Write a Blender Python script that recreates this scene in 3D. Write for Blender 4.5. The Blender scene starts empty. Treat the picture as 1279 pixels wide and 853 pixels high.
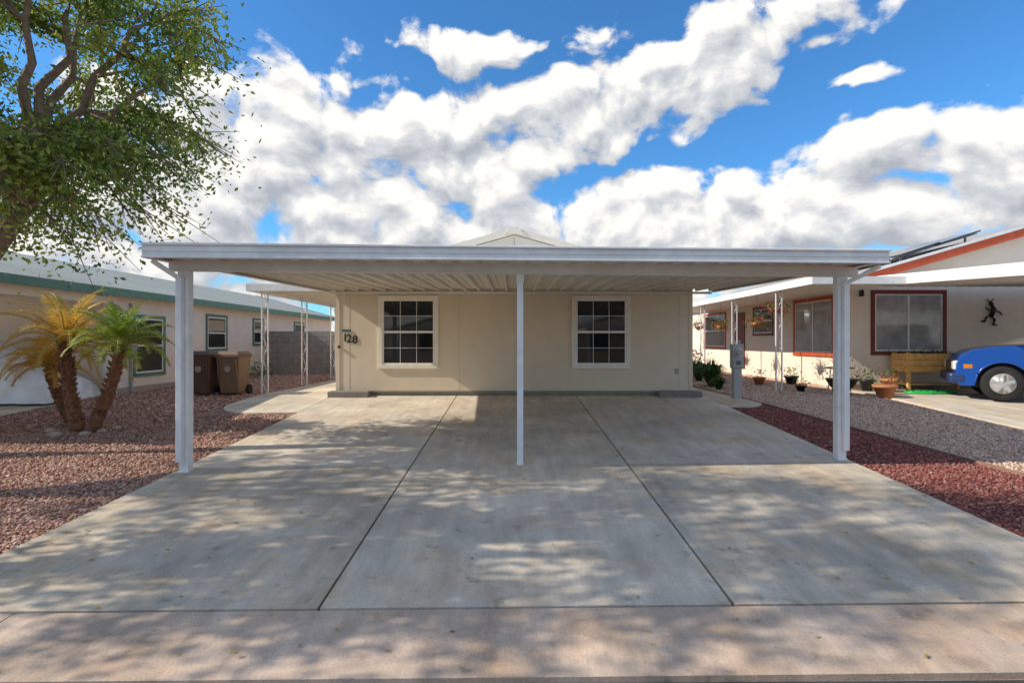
import bpy, bmesh, math, random
import numpy as np
from mathutils import Vector, Matrix
random.seed(7); RNG=np.random.default_rng(7)
S=bpy.context.scene
COL=S.collection
SL=0.0566
def gz(y):
    return SL*min(max(y,2.80),12.1)

# ------------------------------------------------------------ materials
def newmat(name):
    m=bpy.data.materials.new(name); m.use_nodes=True
    nt=m.node_tree; b=nt.nodes['Principled BSDF']
    return m,nt,b
def M(name,col,rough=0.6,var=0.12,scale=6,bump=0.0,bscale=60,metal=0.0,spec=0.4,var2=0.0,scale2=0.6):
    m,nt,b=newmat(name); N=nt.nodes; L=nt.links
    tc=N.new('ShaderNodeTexCoord')
    n=N.new('ShaderNodeTexNoise'); n.inputs['Scale'].default_value=scale; n.inputs['Detail'].default_value=4
    L.new(tc.outputs['Object'],n.inputs['Vector'])
    mr=N.new('ShaderNodeMapRange'); mr.inputs[1].default_value=0.3; mr.inputs[2].default_value=0.7
    mr.inputs[3].default_value=1-var; mr.inputs[4].default_value=1+var
    L.new(n.outputs['Fac'],mr.inputs[0])
    v=N.new('ShaderNodeVectorMath'); v.operation='SCALE'; v.inputs[0].default_value=col
    L.new(mr.outputs[0],v.inputs['Scale'])
    out=v.outputs[0]
    if var2:
        n2=N.new('ShaderNodeTexNoise'); n2.inputs['Scale'].default_value=scale2; n2.inputs['Detail'].default_value=4
        L.new(tc.outputs['Object'],n2.inputs['Vector'])
        m2=N.new('ShaderNodeMapRange'); m2.inputs[1].default_value=0.3; m2.inputs[2].default_value=0.7
        m2.inputs[3].default_value=1-var2; m2.inputs[4].default_value=1+var2
        L.new(n2.outputs['Fac'],m2.inputs[0])
        v2=N.new('ShaderNodeVectorMath'); v2.operation='SCALE'
        L.new(out,v2.inputs[0]); L.new(m2.outputs[0],v2.inputs['Scale']); out=v2.outputs[0]
    L.new(out,b.inputs['Base Color'])
    b.inputs['Roughness'].default_value=rough; b.inputs['Metallic'].default_value=metal
    b.inputs['Specular IOR Level'].default_value=spec
    if bump:
        n3=N.new('ShaderNodeTexNoise'); n3.inputs['Scale'].default_value=bscale; n3.inputs['Detail'].default_value=3
        L.new(tc.outputs['Object'],n3.inputs['Vector'])
        bp=N.new('ShaderNodeBump'); bp.inputs['Strength'].default_value=bump; bp.inputs['Distance'].default_value=0.01
        L.new(n3.outputs['Fac'],bp.inputs['Height']); L.new(bp.outputs[0],b.inputs['Normal'])
    return m
def concrete(name,col,stain=0.25):
    m,nt,b=newmat(name); N=nt.nodes; L=nt.links
    tc=N.new('ShaderNodeTexCoord')
    def noise(s,d,vec=None,r=0.6):
        n=N.new('ShaderNodeTexNoise'); n.inputs['Scale'].default_value=s; n.inputs['Detail'].default_value=d; n.inputs['Roughness'].default_value=r
        L.new(vec or tc.outputs['Object'],n.inputs['Vector']); return n
    def mr(i,a,b_,c,d):
        q=N.new('ShaderNodeMapRange'); q.inputs[1].default_value=a;q.inputs[2].default_value=b_;q.inputs[3].default_value=c;q.inputs[4].default_value=d
        L.new(i,q.inputs[0]); return q.outputs[0]
    def mul(a,c):
        q=N.new('ShaderNodeMath'); q.operation='MULTIPLY'; L.new(a,q.inputs[0]); L.new(c,q.inputs[1]); return q.outputs[0]
    mp=N.new('ShaderNodeMapping'); mp.inputs['Scale'].default_value=(1.6,0.5,1); L.new(tc.outputs['Object'],mp.inputs[0])
    mp2=N.new('ShaderNodeMapping'); mp2.inputs['Scale'].default_value=(9,.8,1); L.new(tc.outputs['Object'],mp2.inputs[0])
    a=mr(noise(0.9,5).outputs['Fac'],.3,.7,1-stain*.8,1+stain*.6)
    c=mr(noise(3.2,6,mp.outputs[0],.7).outputs['Fac'],.3,.7,1-stain*.7,1+stain*.5)
    d=mr(noise(90,3,None,.7).outputs['Fac'],.3,.7,.80,1.18)
    e=mr(noise(5.5,3).outputs['Fac'],.62,.74,1,.68)
    h=mr(noise(1.0,4,mp2.outputs[0],.6).outputs['Fac'],.35,.7,1.05,.90)
    f=mul(mul(mul(mul(a,c),d),e),h)
    v=N.new('ShaderNodeVectorMath'); v.operation='SCALE'; v.inputs[0].default_value=col; L.new(f,v.inputs['Scale'])
    mx=N.new('ShaderNodeMix'); mx.data_type='RGBA'; mx.blend_type='MULTIPLY'
    L.new(mr(noise(1.7,4).outputs['Fac'],.48,.72,0,.75),mx.inputs['Factor']); L.new(v.outputs[0],mx.inputs['A']); mx.inputs['B'].default_value=(1,.86,.70,1)
    L.new(mx.outputs['Result'],b.inputs['Base Color'])
    b.inputs['Roughness'].default_value=.85; b.inputs['Specular IOR Level'].default_value=.2
    bp=N.new('ShaderNodeBump'); bp.inputs['Strength'].default_value=.4; bp.inputs['Distance'].default_value=.006
    L.new(noise(70,3).outputs['Fac'],bp.inputs['Height']); L.new(bp.outputs[0],b.inputs['Normal'])
    return m
def gravelmat(name,cols,scale=28,attr=False):
    m,nt,b=newmat(name); N=nt.nodes; L=nt.links
    cr=N.new('ShaderNodeValToRGB'); e=cr.color_ramp.elements
    while len(e)<len(cols): e.new(0.5)
    for i,c in enumerate(cols):
        e[i].position=i/(len(cols)-1); e[i].color=(*c,1)
    if attr:
        a=N.new('ShaderNodeAttribute'); a.attribute_name='rnd'; L.new(a.outputs['Fac'],cr.inputs[0])
        L.new(cr.outputs[0],b.inputs['Base Color'])
    else:
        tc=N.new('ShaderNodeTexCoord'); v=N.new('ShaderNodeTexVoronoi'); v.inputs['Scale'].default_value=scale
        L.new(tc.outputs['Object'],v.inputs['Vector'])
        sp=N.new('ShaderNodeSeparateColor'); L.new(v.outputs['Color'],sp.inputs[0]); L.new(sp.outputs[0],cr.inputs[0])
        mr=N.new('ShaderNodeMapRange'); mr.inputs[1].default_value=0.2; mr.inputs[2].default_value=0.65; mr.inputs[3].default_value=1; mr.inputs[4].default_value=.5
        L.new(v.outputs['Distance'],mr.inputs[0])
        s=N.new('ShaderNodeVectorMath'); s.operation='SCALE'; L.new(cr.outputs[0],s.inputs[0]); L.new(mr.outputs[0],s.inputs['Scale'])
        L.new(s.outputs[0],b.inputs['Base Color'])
    b.inputs['Roughness'].default_value=.8; b.inputs['Specular IOR Level'].default_value=.15
    return m
def leafmat(name,c1,c2,c3):
    m,nt,b=newmat(name); N=nt.nodes; L=nt.links
    a=N.new('ShaderNodeAttribute'); a.attribute_name='rnd'
    cr=N.new('ShaderNodeValToRGB'); e=cr.color_ramp.elements; e.new(.5)
    for i,c in enumerate((c1,c2,c3)): e[i].position=i/2; e[i].color=(*c,1)
    L.new(a.outputs['Fac'],cr.inputs[0]); L.new(cr.outputs[0],b.inputs['Base Color'])
    b.inputs['Roughness'].default_value=.5
    t=N.new('ShaderNodeBsdfTranslucent'); L.new(cr.outputs[0],t.inputs[0])
    mx=N.new('ShaderNodeMixShader'); mx.inputs[0].default_value=.4
    L.new(b.outputs[0],mx.inputs[1]); L.new(t.outputs[0],mx.inputs[2]); L.new(mx.outputs[0],N['Material Output'].inputs[0])
    return m

WHITE=M('white_paint',(.82,.80,.765),.42,.06,8,spec=.4,var2=.07,scale2=1.5)
WHITE2=M('white_pan_metal',(.78,.74,.67),.5,.06,5,spec=.3,var2=.08)
BEIGE=M('beige_siding',(.74,.63,.475),.75,.03,3,.35,140,var2=.05,scale2=.8)
CREAM=M('cream_trim',(.85,.775,.64),.6,.04,8)
CREAM2=M('cream_siding',(.85,.75,.62),.75,.04,3,.2,120,var2=.05)
PINKW=M('pale_siding',(.80,.70,.61),.75,.04,3,.2,120,var2=.05)
GREEN=M('green_trim',(.09,.20,.14),.5)
RUST=M('rust_red_trim',(.52,.09,.03),.55)
DRED=M('dark_red_trim',(.19,.035,.022),.5)
SHING=M('grey_green_shingles',(.34,.36,.32),.9,.2,30,.6,60,var2=.08)
SHING2=M('grey_shingles',(.36,.34,.32),.9,.2,30,.6,60)
DARK=M('dark_vent',(.03,.03,.03),.6)
BLACK=M('black_metal',(.02,.02,.022),.35)
GLASS=M('window_glass',(.012,.014,.016),.04,0,1,spec=.6)
GLASSL=M('curtained_glass',(.36,.36,.35),.08,.25,3,spec=.7)
CONC=concrete('concrete_drive',(.63,.545,.435),.28)
CONC2=concrete('concrete_drive_dark',(.57,.49,.385),.34)
CONC3=concrete('concrete_drive_light',(.68,.60,.49),.24)
CONCT=concrete('concrete_gutter',(.56,.43,.33),.32)
CONCB=M('concrete_block',(.24,.21,.19),.9,.15,5,.5,60)
ASPH=M('asphalt',(.05,.05,.052),.9,.25,60,.7,90)
JOINT=M('joint_filler',(.09,.04,.022),.95,.3,20)
G_PINK=[(.20,.08,.055),(.48,.26,.185),(.60,.40,.30),(.32,.145,.105),(.72,.54,.43)]
G_MAR=[(.13,.035,.030),(.28,.085,.07),(.37,.155,.12),(.19,.055,.048),(.47,.29,.23)]
G_TAN=[(.38,.22,.145),(.66,.45,.32),(.75,.57,.44),(.50,.29,.20),(.82,.69,.57)]
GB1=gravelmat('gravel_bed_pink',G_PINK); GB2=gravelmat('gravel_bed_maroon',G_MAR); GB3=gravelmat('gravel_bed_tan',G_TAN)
GS1=gravelmat('gravel_pink',G_PINK,attr=True); GS2=gravelmat('gravel_maroon',G_MAR,attr=True); GS3=gravelmat('gravel_tan',G_TAN,attr=True)
DIRT=M('dry_ground',(.36,.28,.21),.95,.2,3,.4,40)
BARK=M('bark',(.26,.18,.12),.9,.3,14,.8,40)
PBARK=M('palm_bark',(.22,.105,.055),.95,.4,20,.9,50)
LEAF=leafmat('tree_leaves',(.06,.12,.018),(.20,.29,.04),(.50,.50,.09))
PLEAF=leafmat('palm_fronds',(.09,.20,.02),(.26,.36,.04),(.50,.48,.09))
PLEAFO=leafmat('palm_fronds_sunlit',(.36,.32,.04),(.74,.43,.06),(.86,.38,.07))  # orange cast of sunlight put into the frond colour
GRASS=leafmat('grass_blades',(.04,.09,.012),(.08,.17,.025),(.16,.26,.04))
FLOW=leafmat('flowers',(.4,.03,.05),(.6,.25,.04),(.6,.08,.2))
TERRA=M('terracotta',(.48,.20,.09),.8,.15,10)
WOOD=M('cedar_wood',(.80,.43,.14),.6,.2,9,.2,40)
SOIL=M('soil',(.05,.035,.02),1,.3,20)
BIN1=M('bin_plastic_dark',(.10,.05,.033),.5,.08,5)
BIN2=M('bin_plastic_brown',(.20,.12,.07),.5,.08,5)
RUB=M('rubber',(.018,.018,.018),.8,.1)
CHROME=M('wheel_metal',(.6,.6,.6),.3,.03,5,metal=.6)
BLUE=M('blue_car_paint',(.008,.075,.36),.2,.03,3,spec=.6)
TARP=M('silver_car_cover',(.80,.80,.79),.5,.12,4,.9,7)
GREY=M('grey_metal',(.40,.40,.39),.45,.06,6)
HOSE=M('green_hose',(.02,.42,.08),.4)
TEAL=M('teal_plaque',(.03,.13,.15),.5)
LAMPM=M('headlamp',(.7,.7,.7),.1,.02,3,spec=.8)

# ------------------------------------------------------------ helpers
def empty(name,loc=(0,0,0)):
    o=bpy.data.objects.new(name,None); COL.objects.link(o); o.location=loc; o.empty_display_size=.2; return o
def addmesh(name,verts,faces,mat,parent=None,smooth=False):
    me=bpy.data.meshes.new(name); me.from_pydata([tuple(v) for v in verts],[],faces); me.update()
    if mat: me.materials.append(mat)
    o=bpy.data.objects.new(name,me); COL.objects.link(o)
    if parent: o.parent=parent
    if smooth:
        for p in me.polygons: p.use_smooth=True
    return o
def fixn(o):
    bm=bmesh.new(); bm.from_mesh(o.data); bmesh.ops.recalc_face_normals(bm,faces=bm.faces); bm.to_mesh(o.data); bm.free()
def bev(o,w=.01,s=2):
    m=o.modifiers.new('b','BEVEL'); m.width=w; m.segments=s; m.limit_method='ANGLE'; return o
def box(name,x0,x1,y0,y1,z0,z1,mat,parent=None,bevel=0):
    v=[(x0,y0,z0),(x1,y0,z0),(x1,y1,z0),(x0,y1,z0),(x0,y0,z1),(x1,y0,z1),(x1,y1,z1),(x0,y1,z1)]
    f=[(3,2,1,0),(4,5,6,7),(0,1,5,4),(1,2,6,5),(2,3,7,6),(3,0,4,7)]
    o=addmesh(name,v,f,mat,parent)
    if bevel: bev(o,bevel)
    return o
def beam(name,p0,p1,w,h,mat,parent=None,bevel=0):
    p0=Vector(p0);p1=Vector(p1); d=(p1-p0).normalized()
    up=Vector((0,0,1)) if abs(d.z)<.95 else Vector((0,1,0))
    s=d.cross(up).normalized(); u=s.cross(d).normalized()
    v=[]
    for p in (p0,p1):
        for a,b in ((-1,-1),(1,-1),(1,1),(-1,1)): v.append(p+s*a*w/2+u*b*h/2)
    f=[(0,1,2,3),(7,6,5,4),(0,4,5,1),(1,5,6,2),(2,6,7,3),(3,7,4,0)]
    o=addmesh(name,v,f,mat,parent); fixn(o)
    if bevel: bev(o,bevel)
    return o
def tube_data(pts,rads,n=10,cap=True):
    V=[];F=[]
    pts=[Vector(p) for p in pts]
    for i,p in enumerate(pts):
        d=(pts[min(i+1,len(pts)-1)]-pts[max(i-1,0)]).normalized()
        a=Vector((0,0,1)) if abs(d.z)<.9 else Vector((1,0,0))
        s=d.cross(a).normalized(); u=s.cross(d)
        for k in range(n):
            t=2*math.pi*k/n; V.append(p+(s*math.cos(t)+u*math.sin(t))*rads[i])
    for i in range(len(pts)-1):
        for k in range(n):
            a=i*n+k;b=i*n+(k+1)%n; F.append((a,b,b+n,a+n))
    if cap: F.append(tuple(range(n-1,-1,-1))); F.append(tuple(range((len(pts)-1)*n,len(pts)*n)))
    return V,F
def tube(name,pts,rads,mat,parent=None,n=12,smooth=True):
    if not hasattr(rads,'__len__'): rads=[rads]*len(pts)
    V,F=tube_data(pts,rads,n); o=addmesh(name,V,F,mat,parent)
    for p in o.data.polygons: p.use_smooth=smooth and len(p.vertices)==4
    return o
def tubes(name,lst,mat,parent=None,n=8):
    V=[];F=[]
    for pts,r in lst:
        if not hasattr(r,'__len__'): r=[r]*len(pts)
        v,f=tube_data(pts,r,n); k=len(V); V+=v; F+=[tuple(i+k for i in q) for q in f]
    return addmesh(name,V,F,mat,parent,True)
def prism(name,outline,axis,a0,a1,mat,parent=None,bevel=0,smooth=False):
    def mk(p,a):
        return {'x':(a,p[0],p[1]),'y':(p[0],a,p[1]),'z':(p[0],p[1],a)}[axis]
    n=len(outline); V=[mk(p,a0) for p in outline]+[mk(p,a1) for p in outline]
    F=[tuple(range(n)),tuple(range(2*n-1,n-1,-1))]+[(i,(i+1)%n,(i+1)%n+n,i+n) for i in range(n)]
    o=addmesh(name,V,F,mat,parent); fixn(o)
    if bevel: bev(o,bevel,3)
    return o
def sheet(name,poly,dz,mat,parent=None,thick=0):
    bm=bmesh.new(); vs=[bm.verts.new((x,y,0)) for x,y in poly]; bm.faces.new(vs)
    for yy in (2.80,12.1):
        g=list(bm.verts)+list(bm.edges)+list(bm.faces)
        bmesh.ops.bisect_plane(bm,geom=g,plane_co=(0,yy,0),plane_no=(0,1,0))
    bmesh.ops.recalc_face_normals(bm,faces=bm.faces)
    if bm.faces[:][0].normal.z<0: bmesh.ops.reverse_faces(bm,faces=bm.faces)
    if thick:
        r=bmesh.ops.extrude_face_region(bm,geom=list(bm.faces))
        top=[e for e in r['geom'] if isinstance(e,bmesh.types.BMVert)]
        tz={v for v in top}
        for v in bm.verts: v.co.z=gz(v.co.y)+(dz if v in tz else dz-thick)
        bmesh.ops.recalc_face_normals(bm,faces=bm.faces)
    else:
        for v in bm.verts: v.co.z=gz(v.co.y)+dz
    me=bpy.data.meshes.new(name); bm.to_mesh(me); bm.free(); me.materials.append(mat)
    o=bpy.data.objects.new(name,me); COL.objects.link(o)
    if parent: o.parent=parent
    return o
def npmesh(name,V,F,rnd,mat,parent=None):
    me=bpy.data.meshes.new(name); k=F.shape[1]
    me.vertices.add(len(V)); me.vertices.foreach_set('co',V.astype(np.float32).ravel())
    me.loops.add(F.size); me.loops.foreach_set('vertex_index',F.astype(np.int32).ravel())
    me.polygons.add(len(F)); me.polygons.foreach_set('loop_start',np.arange(0,F.size,k,dtype=np.int32))
    me.polygons.foreach_set('loop_total',np.full(len(F),k,dtype=np.int32))
    me.update(calc_edges=True); me.validate()
    a=me.attributes.new('rnd','FLOAT','POINT'); a.data.foreach_set('value',rnd.astype(np.float32))
    me.materials.append(mat); o=bpy.data.objects.new(name,me); COL.objects.link(o)
    if parent: o.parent=parent
    return o
def leaves(name,C,size,mat,parent=None,asp=.45,rnd=None,jit=.4):
    n=len(C); d=RNG.normal(size=(n,3)); d/=np.linalg.norm(d,axis=1)[:,None]
    e=RNG.normal(size=(n,3)); s=np.cross(d,e); s/=np.linalg.norm(s,axis=1)[:,None]
    L=(size*(1-jit+2*jit*RNG.random(n)))[:,None]
    V=np.stack([C-d*L*.5,C+s*L*asp*.5,C+d*L*.5,C-s*L*asp*.5],1).reshape(-1,3)
    F=np.arange(4*n).reshape(n,4)
    r=RNG.random(n) if rnd is None else rnd
    return npmesh(name,V,F,np.repeat(r,4),mat,parent)
def stones(name,P,size,mat,parent=None,dz=0):
    n=len(P)
    base=np.array([(1,0,0),(0,1,0),(-1,0,0),(0,-1,0),(0,0,1),(0,0,-1)],float)
    sc=size[:,None]*(.6+.8*RNG.random((n,3))); sc[:,2]*=.65
    th=RNG.random(n)*6.283; c,s=np.cos(th),np.sin(th)
    V=base[None]*sc[:,None,:]+RNG.normal(size=(n,6,3))*size[:,None,None]*.16
    x=V[...,0]*c[:,None]-V[...,1]*s[:,None]; y=V[...,0]*s[:,None]+V[...,1]*c[:,None]
    V=np.stack([x,y,V[...,2]],-1)+P[:,None,:]
    f=np.array([(0,1,4),(1,2,4),(2,3,4),(3,0,4),(1,0,5),(2,1,5),(3,2,5),(0,3,5)])
    F=(f[None]+6*np.arange(n)[:,None,None]).reshape(-1,3)
    return npmesh(name,V.reshape(-1,3),F,np.repeat(RNG.random(n),6),mat,parent)

# ------------------------------------------------------------ ground
sheet('ground',[(-400,-400),(400,-400),(400,500),(-400,500)],-.02,DIRT)
sheet('road',[(-60,-5.2),(60,-5.2),(60,3.5),(2,2.815),(-60,2.2)],-.012,ASPH)
dw=empty('driveway')
sheet('joint_bed',[(-3.95,3.40),(4.25,3.53),(4.25,12.06),(-3.95,12.06)],-.006,JOINT,dw)
xs=[-3.95,-1.226,1.42,4.25]
def fy(x): return 3.455+.0185*x
mats=[[CONC2,CONC,CONC2],[CONC3,CONC,CONC3]]
g=.010
for i in range(3):
    a=xs[i]+(g if i else 0); b=xs[i+1]-(g if i<2 else 0)
    sheet('slab_%d'%(i+1),[(a,fy(a)+.014),(b,fy(b)+.014),(b,6.66+.03*b-g*.5),(a,6.66+.03*a-g*.5)],.018,mats[0][i],dw,.03)
    sheet('slab_%d'%(i+4),[(a,6.66+.03*a+g*.5),(b,6.66+.03*b+g*.5),(b,12.06),(a,12.06)],.018,mats[1][i],dw,.03)
sw=empty('sidewalk')
cuts=[-30,-22,-14,-8.2,-3.10,3.0,8.6,14,22,30]
for i in range(len(cuts)-1):
    a=cuts[i]+.006; b=cuts[i+1]-.006
    sheet('sidewalk_panel_%d'%(i+1),[(a,2.80+.0185*a*.8),(b,2.80+.0185*b*.8),(b,fy(b)-.008),(a,fy(a)-.008)],.016,CONCT,sw,.05)
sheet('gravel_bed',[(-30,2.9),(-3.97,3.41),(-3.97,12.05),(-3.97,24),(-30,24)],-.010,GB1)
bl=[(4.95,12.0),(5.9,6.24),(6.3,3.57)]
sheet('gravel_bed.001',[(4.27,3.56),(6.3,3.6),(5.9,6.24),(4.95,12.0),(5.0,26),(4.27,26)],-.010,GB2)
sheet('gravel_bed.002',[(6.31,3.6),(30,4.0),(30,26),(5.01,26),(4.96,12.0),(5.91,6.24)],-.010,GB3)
gbd=empty('gravel_border'); EDG=M('edging',(.28,.16,.12),.9,.2,10)
for i in range(2):
    p,q=bl[i],bl[i+1]
    beam('edging_%d'%(i+1),(p[0],p[1],gz(p[1])+.005),(q[0],q[1],gz(q[1])+.005),.03,.05,EDG,gbd)
def scatter(name,cond,xr,yr,dens,size,mat):
    n=int((xr[1]-xr[0])*(yr[1]-yr[0])*dens); x=xr[0]+RNG.random(n)*(xr[1]-xr[0]); y=yr[0]+RNG.random(n)*(yr[1]-yr[0])
    k=cond(x,y); x=x[k];y=y[k]; z=SL*np.clip(y,2.8,12.1)-.004
    sz=size*(.6+.9*RNG.random(len(x)))*(1+np.clip(y-6,0,12)*.06)
    return np.stack([x,y,z],1),sz
def bx(y): return np.where(y>12,4.98,np.where(y>6.24,5.9-(y-6.24)*.95/5.76,6.3-(y-3.57)*.4/2.67))
def multi(name,parts,mat):
    P=np.concatenate([p[0] for p in parts]); Z=np.concatenate([p[1] for p in parts]); stones(name,P,Z,mat)
inpath=lambda x,y:(y>10.0)&(x>-5.75)
L1=lambda x,y:(x>-1.0*y-.4)&(x<-3.99)&~inpath(x,y)
multi('gravel',[scatter('',L1,(-10,-3.99),(4.0,8.5),1300,.015,0),scatter('',L1,(-14,-3.99),(8.5,20),420,.018,0)],GS1)
R1=lambda x,y:(x>4.28)&(x<bx(y)-.03)&~((y>10.6)&(x<5.25))
multi('gravel.001',[scatter('',R1,(4.28,6.2),(4.2,12),1500,.015,0),scatter('',R1,(4.28,5.3),(12,20),500,.018,0)],GS2)
R2=lambda x,y:(x>bx(y)+.03)&(x<1.0*y+.4)&~((x>8.1)&(y<13.6))&(x<8.6)
multi('gravel.002',[scatter('',R2,(5,8.6),(5.8,12),1100,.015,0),scatter('',R2,(5,8.6),(12,20),450,.018,0)],GS3)
def arcpts(cx,cy,r,a0,a1,n=10):
    return [(cx+r*math.cos(math.radians(a0+(a1-a0)*i/n)),cy+r*math.sin(math.radians(a0+(a1-a0)*i/n))) for i in range(n+1)]
sheet('walkway',[(-3.97,10.1)]+[(-3.97,22),(-5.5,22)]+arcpts(-4.75,11.0,.95,180,270),.016,CONC3,None,.05)
sheet('walkway.001',[(4.27,10.75)]+arcpts(4.55,11.3,.58,-80,60)+[(4.78,12.6),(4.78,20),(4.27,20)],.016,CONC,None,.05)
sheet('driveway.001',[(8.2,3.6),(16.5,3.7),(16.5,13.9),(8.2,13.6)],.016,CONC3,None,.05)
sheet('driveway.002',[(-17,3.1),(-9.2,3.3),(-9.2,12.4),(-17,12.4)],.016,CONC,None,.05)

# ------------------------------------------------------------ carport
cp=empty('carport')
XL,XR=-4.07,4.46
def cfy(x): return 6.0+(x-XL)/(XR-XL)*.45
BK=12.07
def cz(y): return 2.85+(y-6.0)*.027
prof=[]; x=XL+.03; per=.30
while x<XR-.32:
    prof+= [(x,0),(x+.04,-.0),(x+.05,.06),(x+.15,.06),(x+.155,.044),(x+.165,.044),(x+.17,.06),(x+.29,.06)]; x+=per
prof+=[(x,0),(XR-.03,0)]
V=[];F=[]
for (px,dz) in prof:
    for y in (cfy(px)+.02,BK): V.append((px,y,cz(y)+dz))
for i in range(len(prof)-1): F.append((2*i,2*i+1,2*i+3,2*i+2))
addmesh('ceiling_pans',V,F,WHITE2,cp)
V=[(XL+.02,cfy(XL)+.02,cz(6)+.08),(XR-.02,cfy(XR)+.02,cz(6.45)+.08),(XR-.02,BK,cz(BK)+.08),(XL+.02,BK,cz(BK)+.08)]
addmesh('roof_sheet',V,[(0,1,2,3)],WHITE,cp)
A=Vector((XL,cfy(XL),0));B=Vector((XR,cfy(XR),0))
def fr(z,dy): return (A+Vector((0,dy,z)),B+Vector((0,dy,z)))
p=fr(2.895,0); beam('fascia',*p,.035,.125,WHITE,cp,.004)
p=fr(2.972,-.012); beam('fascia_top_lip',*p,.075,.028,WHITE,cp,.008)
p=fr(2.83,-.012); beam('fascia_bottom_lip',*p,.06,.022,WHITE,cp,.006)
p=fr(2.90,-.025); beam('fascia_ridge',*p,.012,.012,WHITE,cp)
for nm,xx in (('side_fascia_l',XL+.0),('side_fascia_r',XR)):
    y0=cfy(xx)+.02
    beam(nm,(xx,y0,cz(y0)+.055),(xx,BK,cz(BK)+.055),.04,.15,WHITE,cp,.004)
    s=1 if xx<0 else -1
    beam(nm+'_flange',(xx+s*.05,y0+.02,cz(y0)-.025),(xx+s*.05,BK,cz(BK)-.025),.09,.012,WHITE2,cp)
PL=(-3.83,6.40);PC=(.10,6.69);PR=(4.17,6.93)
beam('front_beam',(XL+.06,6.385,2.79),(XR-.06,6.955,2.79),.07,.115,WHITE2,cp,.004)
beam('front_beam_flange',(XL+.06,6.385,2.728),(XR-.06,6.955,2.728),.11,.008,WHITE2,cp)
for nm,(x,y),w in (('post_1',PL,.11),('post_2',PC,.075),('post_3',PR,.11)):
    box(nm,x-w/2,x+w/2,y-w/2,y+w/2,gz(y)+.012,2.722,WHITE,cp,.006)
    box(nm+'_foot',x-w/2-.008,x+w/2+.008,y-w/2-.008,y+w/2+.008,gz(y)+.012,gz(y)+.03,WHITE,cp)
    box(nm+'_bracket',x-w/2-.008,x+w/2+.008,y-w/2-.006,y-w/2,2.62,2.722,WHITE2,cp)
for nm,sx,(x,y) in (('downspout_1',-1,PL),('downspout_2',1,PR)):
    xe=(XL+.06 if sx<0 else XR-.06); ye=cfy(xe)+.06
    beam(nm+'_elbow',(xe,ye,2.80),(x+sx*.02,y-.10,2.63),.055,.045,WHITE,cp,.008)
    box(nm,x-.035+sx*.02,x+.035+sx*.02,y-.125,y-.062,gz(y)+.14,2.65,WHITE,cp,.008)
box('back_ledger',XL+.05,XR-.05,BK-.06,BK+.005,2.95,2.998,WHITE2,cp)

# ------------------------------------------------------------ windows
def window_y(parent,x0,x1,z0,z1,yf,trim,frame,glass,grid=True,tw=.085,slider=False,cols=3,nm='window'):
    w=parent
    y0=yf-.03
    box(nm+'_trim_l',x0,x0+tw,y0,yf+.01,z0+tw,z1-tw,trim,w,.003); box(nm+'_trim_r',x1-tw,x1,y0,yf+.01,z0+tw,z1-tw,trim,w,.003)
    box(nm+'_trim_t',x0,x1,y0-.004,yf+.01,z1-tw,z1,trim,w,.003); box(nm+'_trim_b',x0,x1,y0-.012,yf+.01,z0,z0+tw,trim,w,.003)
    a,b,c,d=x0+tw,x1-tw,z0+tw,z1-tw; f=.04
    y1=yf-.018
    box(nm+'_frame_l',a,a+f,y1,yf+.01,c,d,frame,w); box(nm+'_frame_r',b-f,b,y1,yf+.01,c,d,frame,w)
    box(nm+'_frame_t',a+f,b-f,y1,yf+.01,d-f,d,frame,w); box(nm+'_frame_b',a+f,b-f,y1,yf+.01,c,c+f,frame,w)
    box(nm+'_glass',a+f,b-f,yf-.004,yf+.02,c+f,d-f,glass,w)
    if slider:
        m=(a+b)/2; box(nm+'_meeting_stile',m-.025,m+.025,yf-.016,yf-.0045,c+f,d-f,frame,w)
    else:
        m=(c+d)/2; box(nm+'_meeting_rail',a+f,b-f,yf-.016,yf-.0045,m-.025,m+.025,frame,w)
    if grid:
        for k in range(1,cols):
            x=a+f+(b-a-2*f)*k/cols; box(nm+'_muntin_v%d'%k,x-.005,x+.005,yf-.010,yf-.0045,c+f,d-f,frame,w)
        for k,(u,v) in enumerate(((c+f,m-.025),(m+.025,d-f))):
            z=(u+v)/2; box(nm+'_muntin_h%d'%k,a+f,b-f,yf-.0125,yf-.0105,z-.005,z+.005,frame,w)
def window_x(parent,y0,y1,z0,z1,xf,sgn,trim,frame,glass,tw=.08,nm='window',slider=False):
    def bx_(n,a,b,c,d,t0,t1,m):
        q=sorted((xf+sgn*t0,xf+sgn*t1)); box(n,q[0],q[1],a,b,c,d,m,parent)
    bx_(nm+'_trim_1',y0,y0+tw,z0+tw,z1-tw,-.01,.03,trim); bx_(nm+'_trim_2',y1-tw,y1,z0+tw,z1-tw,-.01,.03,trim)
    bx_(nm+'_trim_t',y0,y1,z1-tw,z1,-.01,.034,trim); bx_(nm+'_trim_b',y0,y1,z0,z0+tw,-.01,.04,trim)
    a,b,c,d=y0+tw,y1-tw,z0+tw,z1-tw;f=.04
    bx_(nm+'_fr1',a,a+f,c,d,-.01,.018,frame);bx_(nm+'_fr2',b-f,b,c,d,-.01,.018,frame)
    bx_(nm+'_fr3',a+f,b-f,c,c+f,-.01,.018,frame);bx_(nm+'_fr4',a+f,b-f,d-f,d,-.01,.018,frame)
    bx_(nm+'_glass',a+f,b-f,c+f,d-f,-.02,.004,glass)
    if slider: m=(a+b)/2; bx_(nm+'_mid',m-.03,m+.03,c+f,d-f,.0045,.016,frame)
    else: m=(c+d)/2; bx_(nm+'_mid',a+f,b-f,m-.02,m+.02,.0045,.016,frame)

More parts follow.
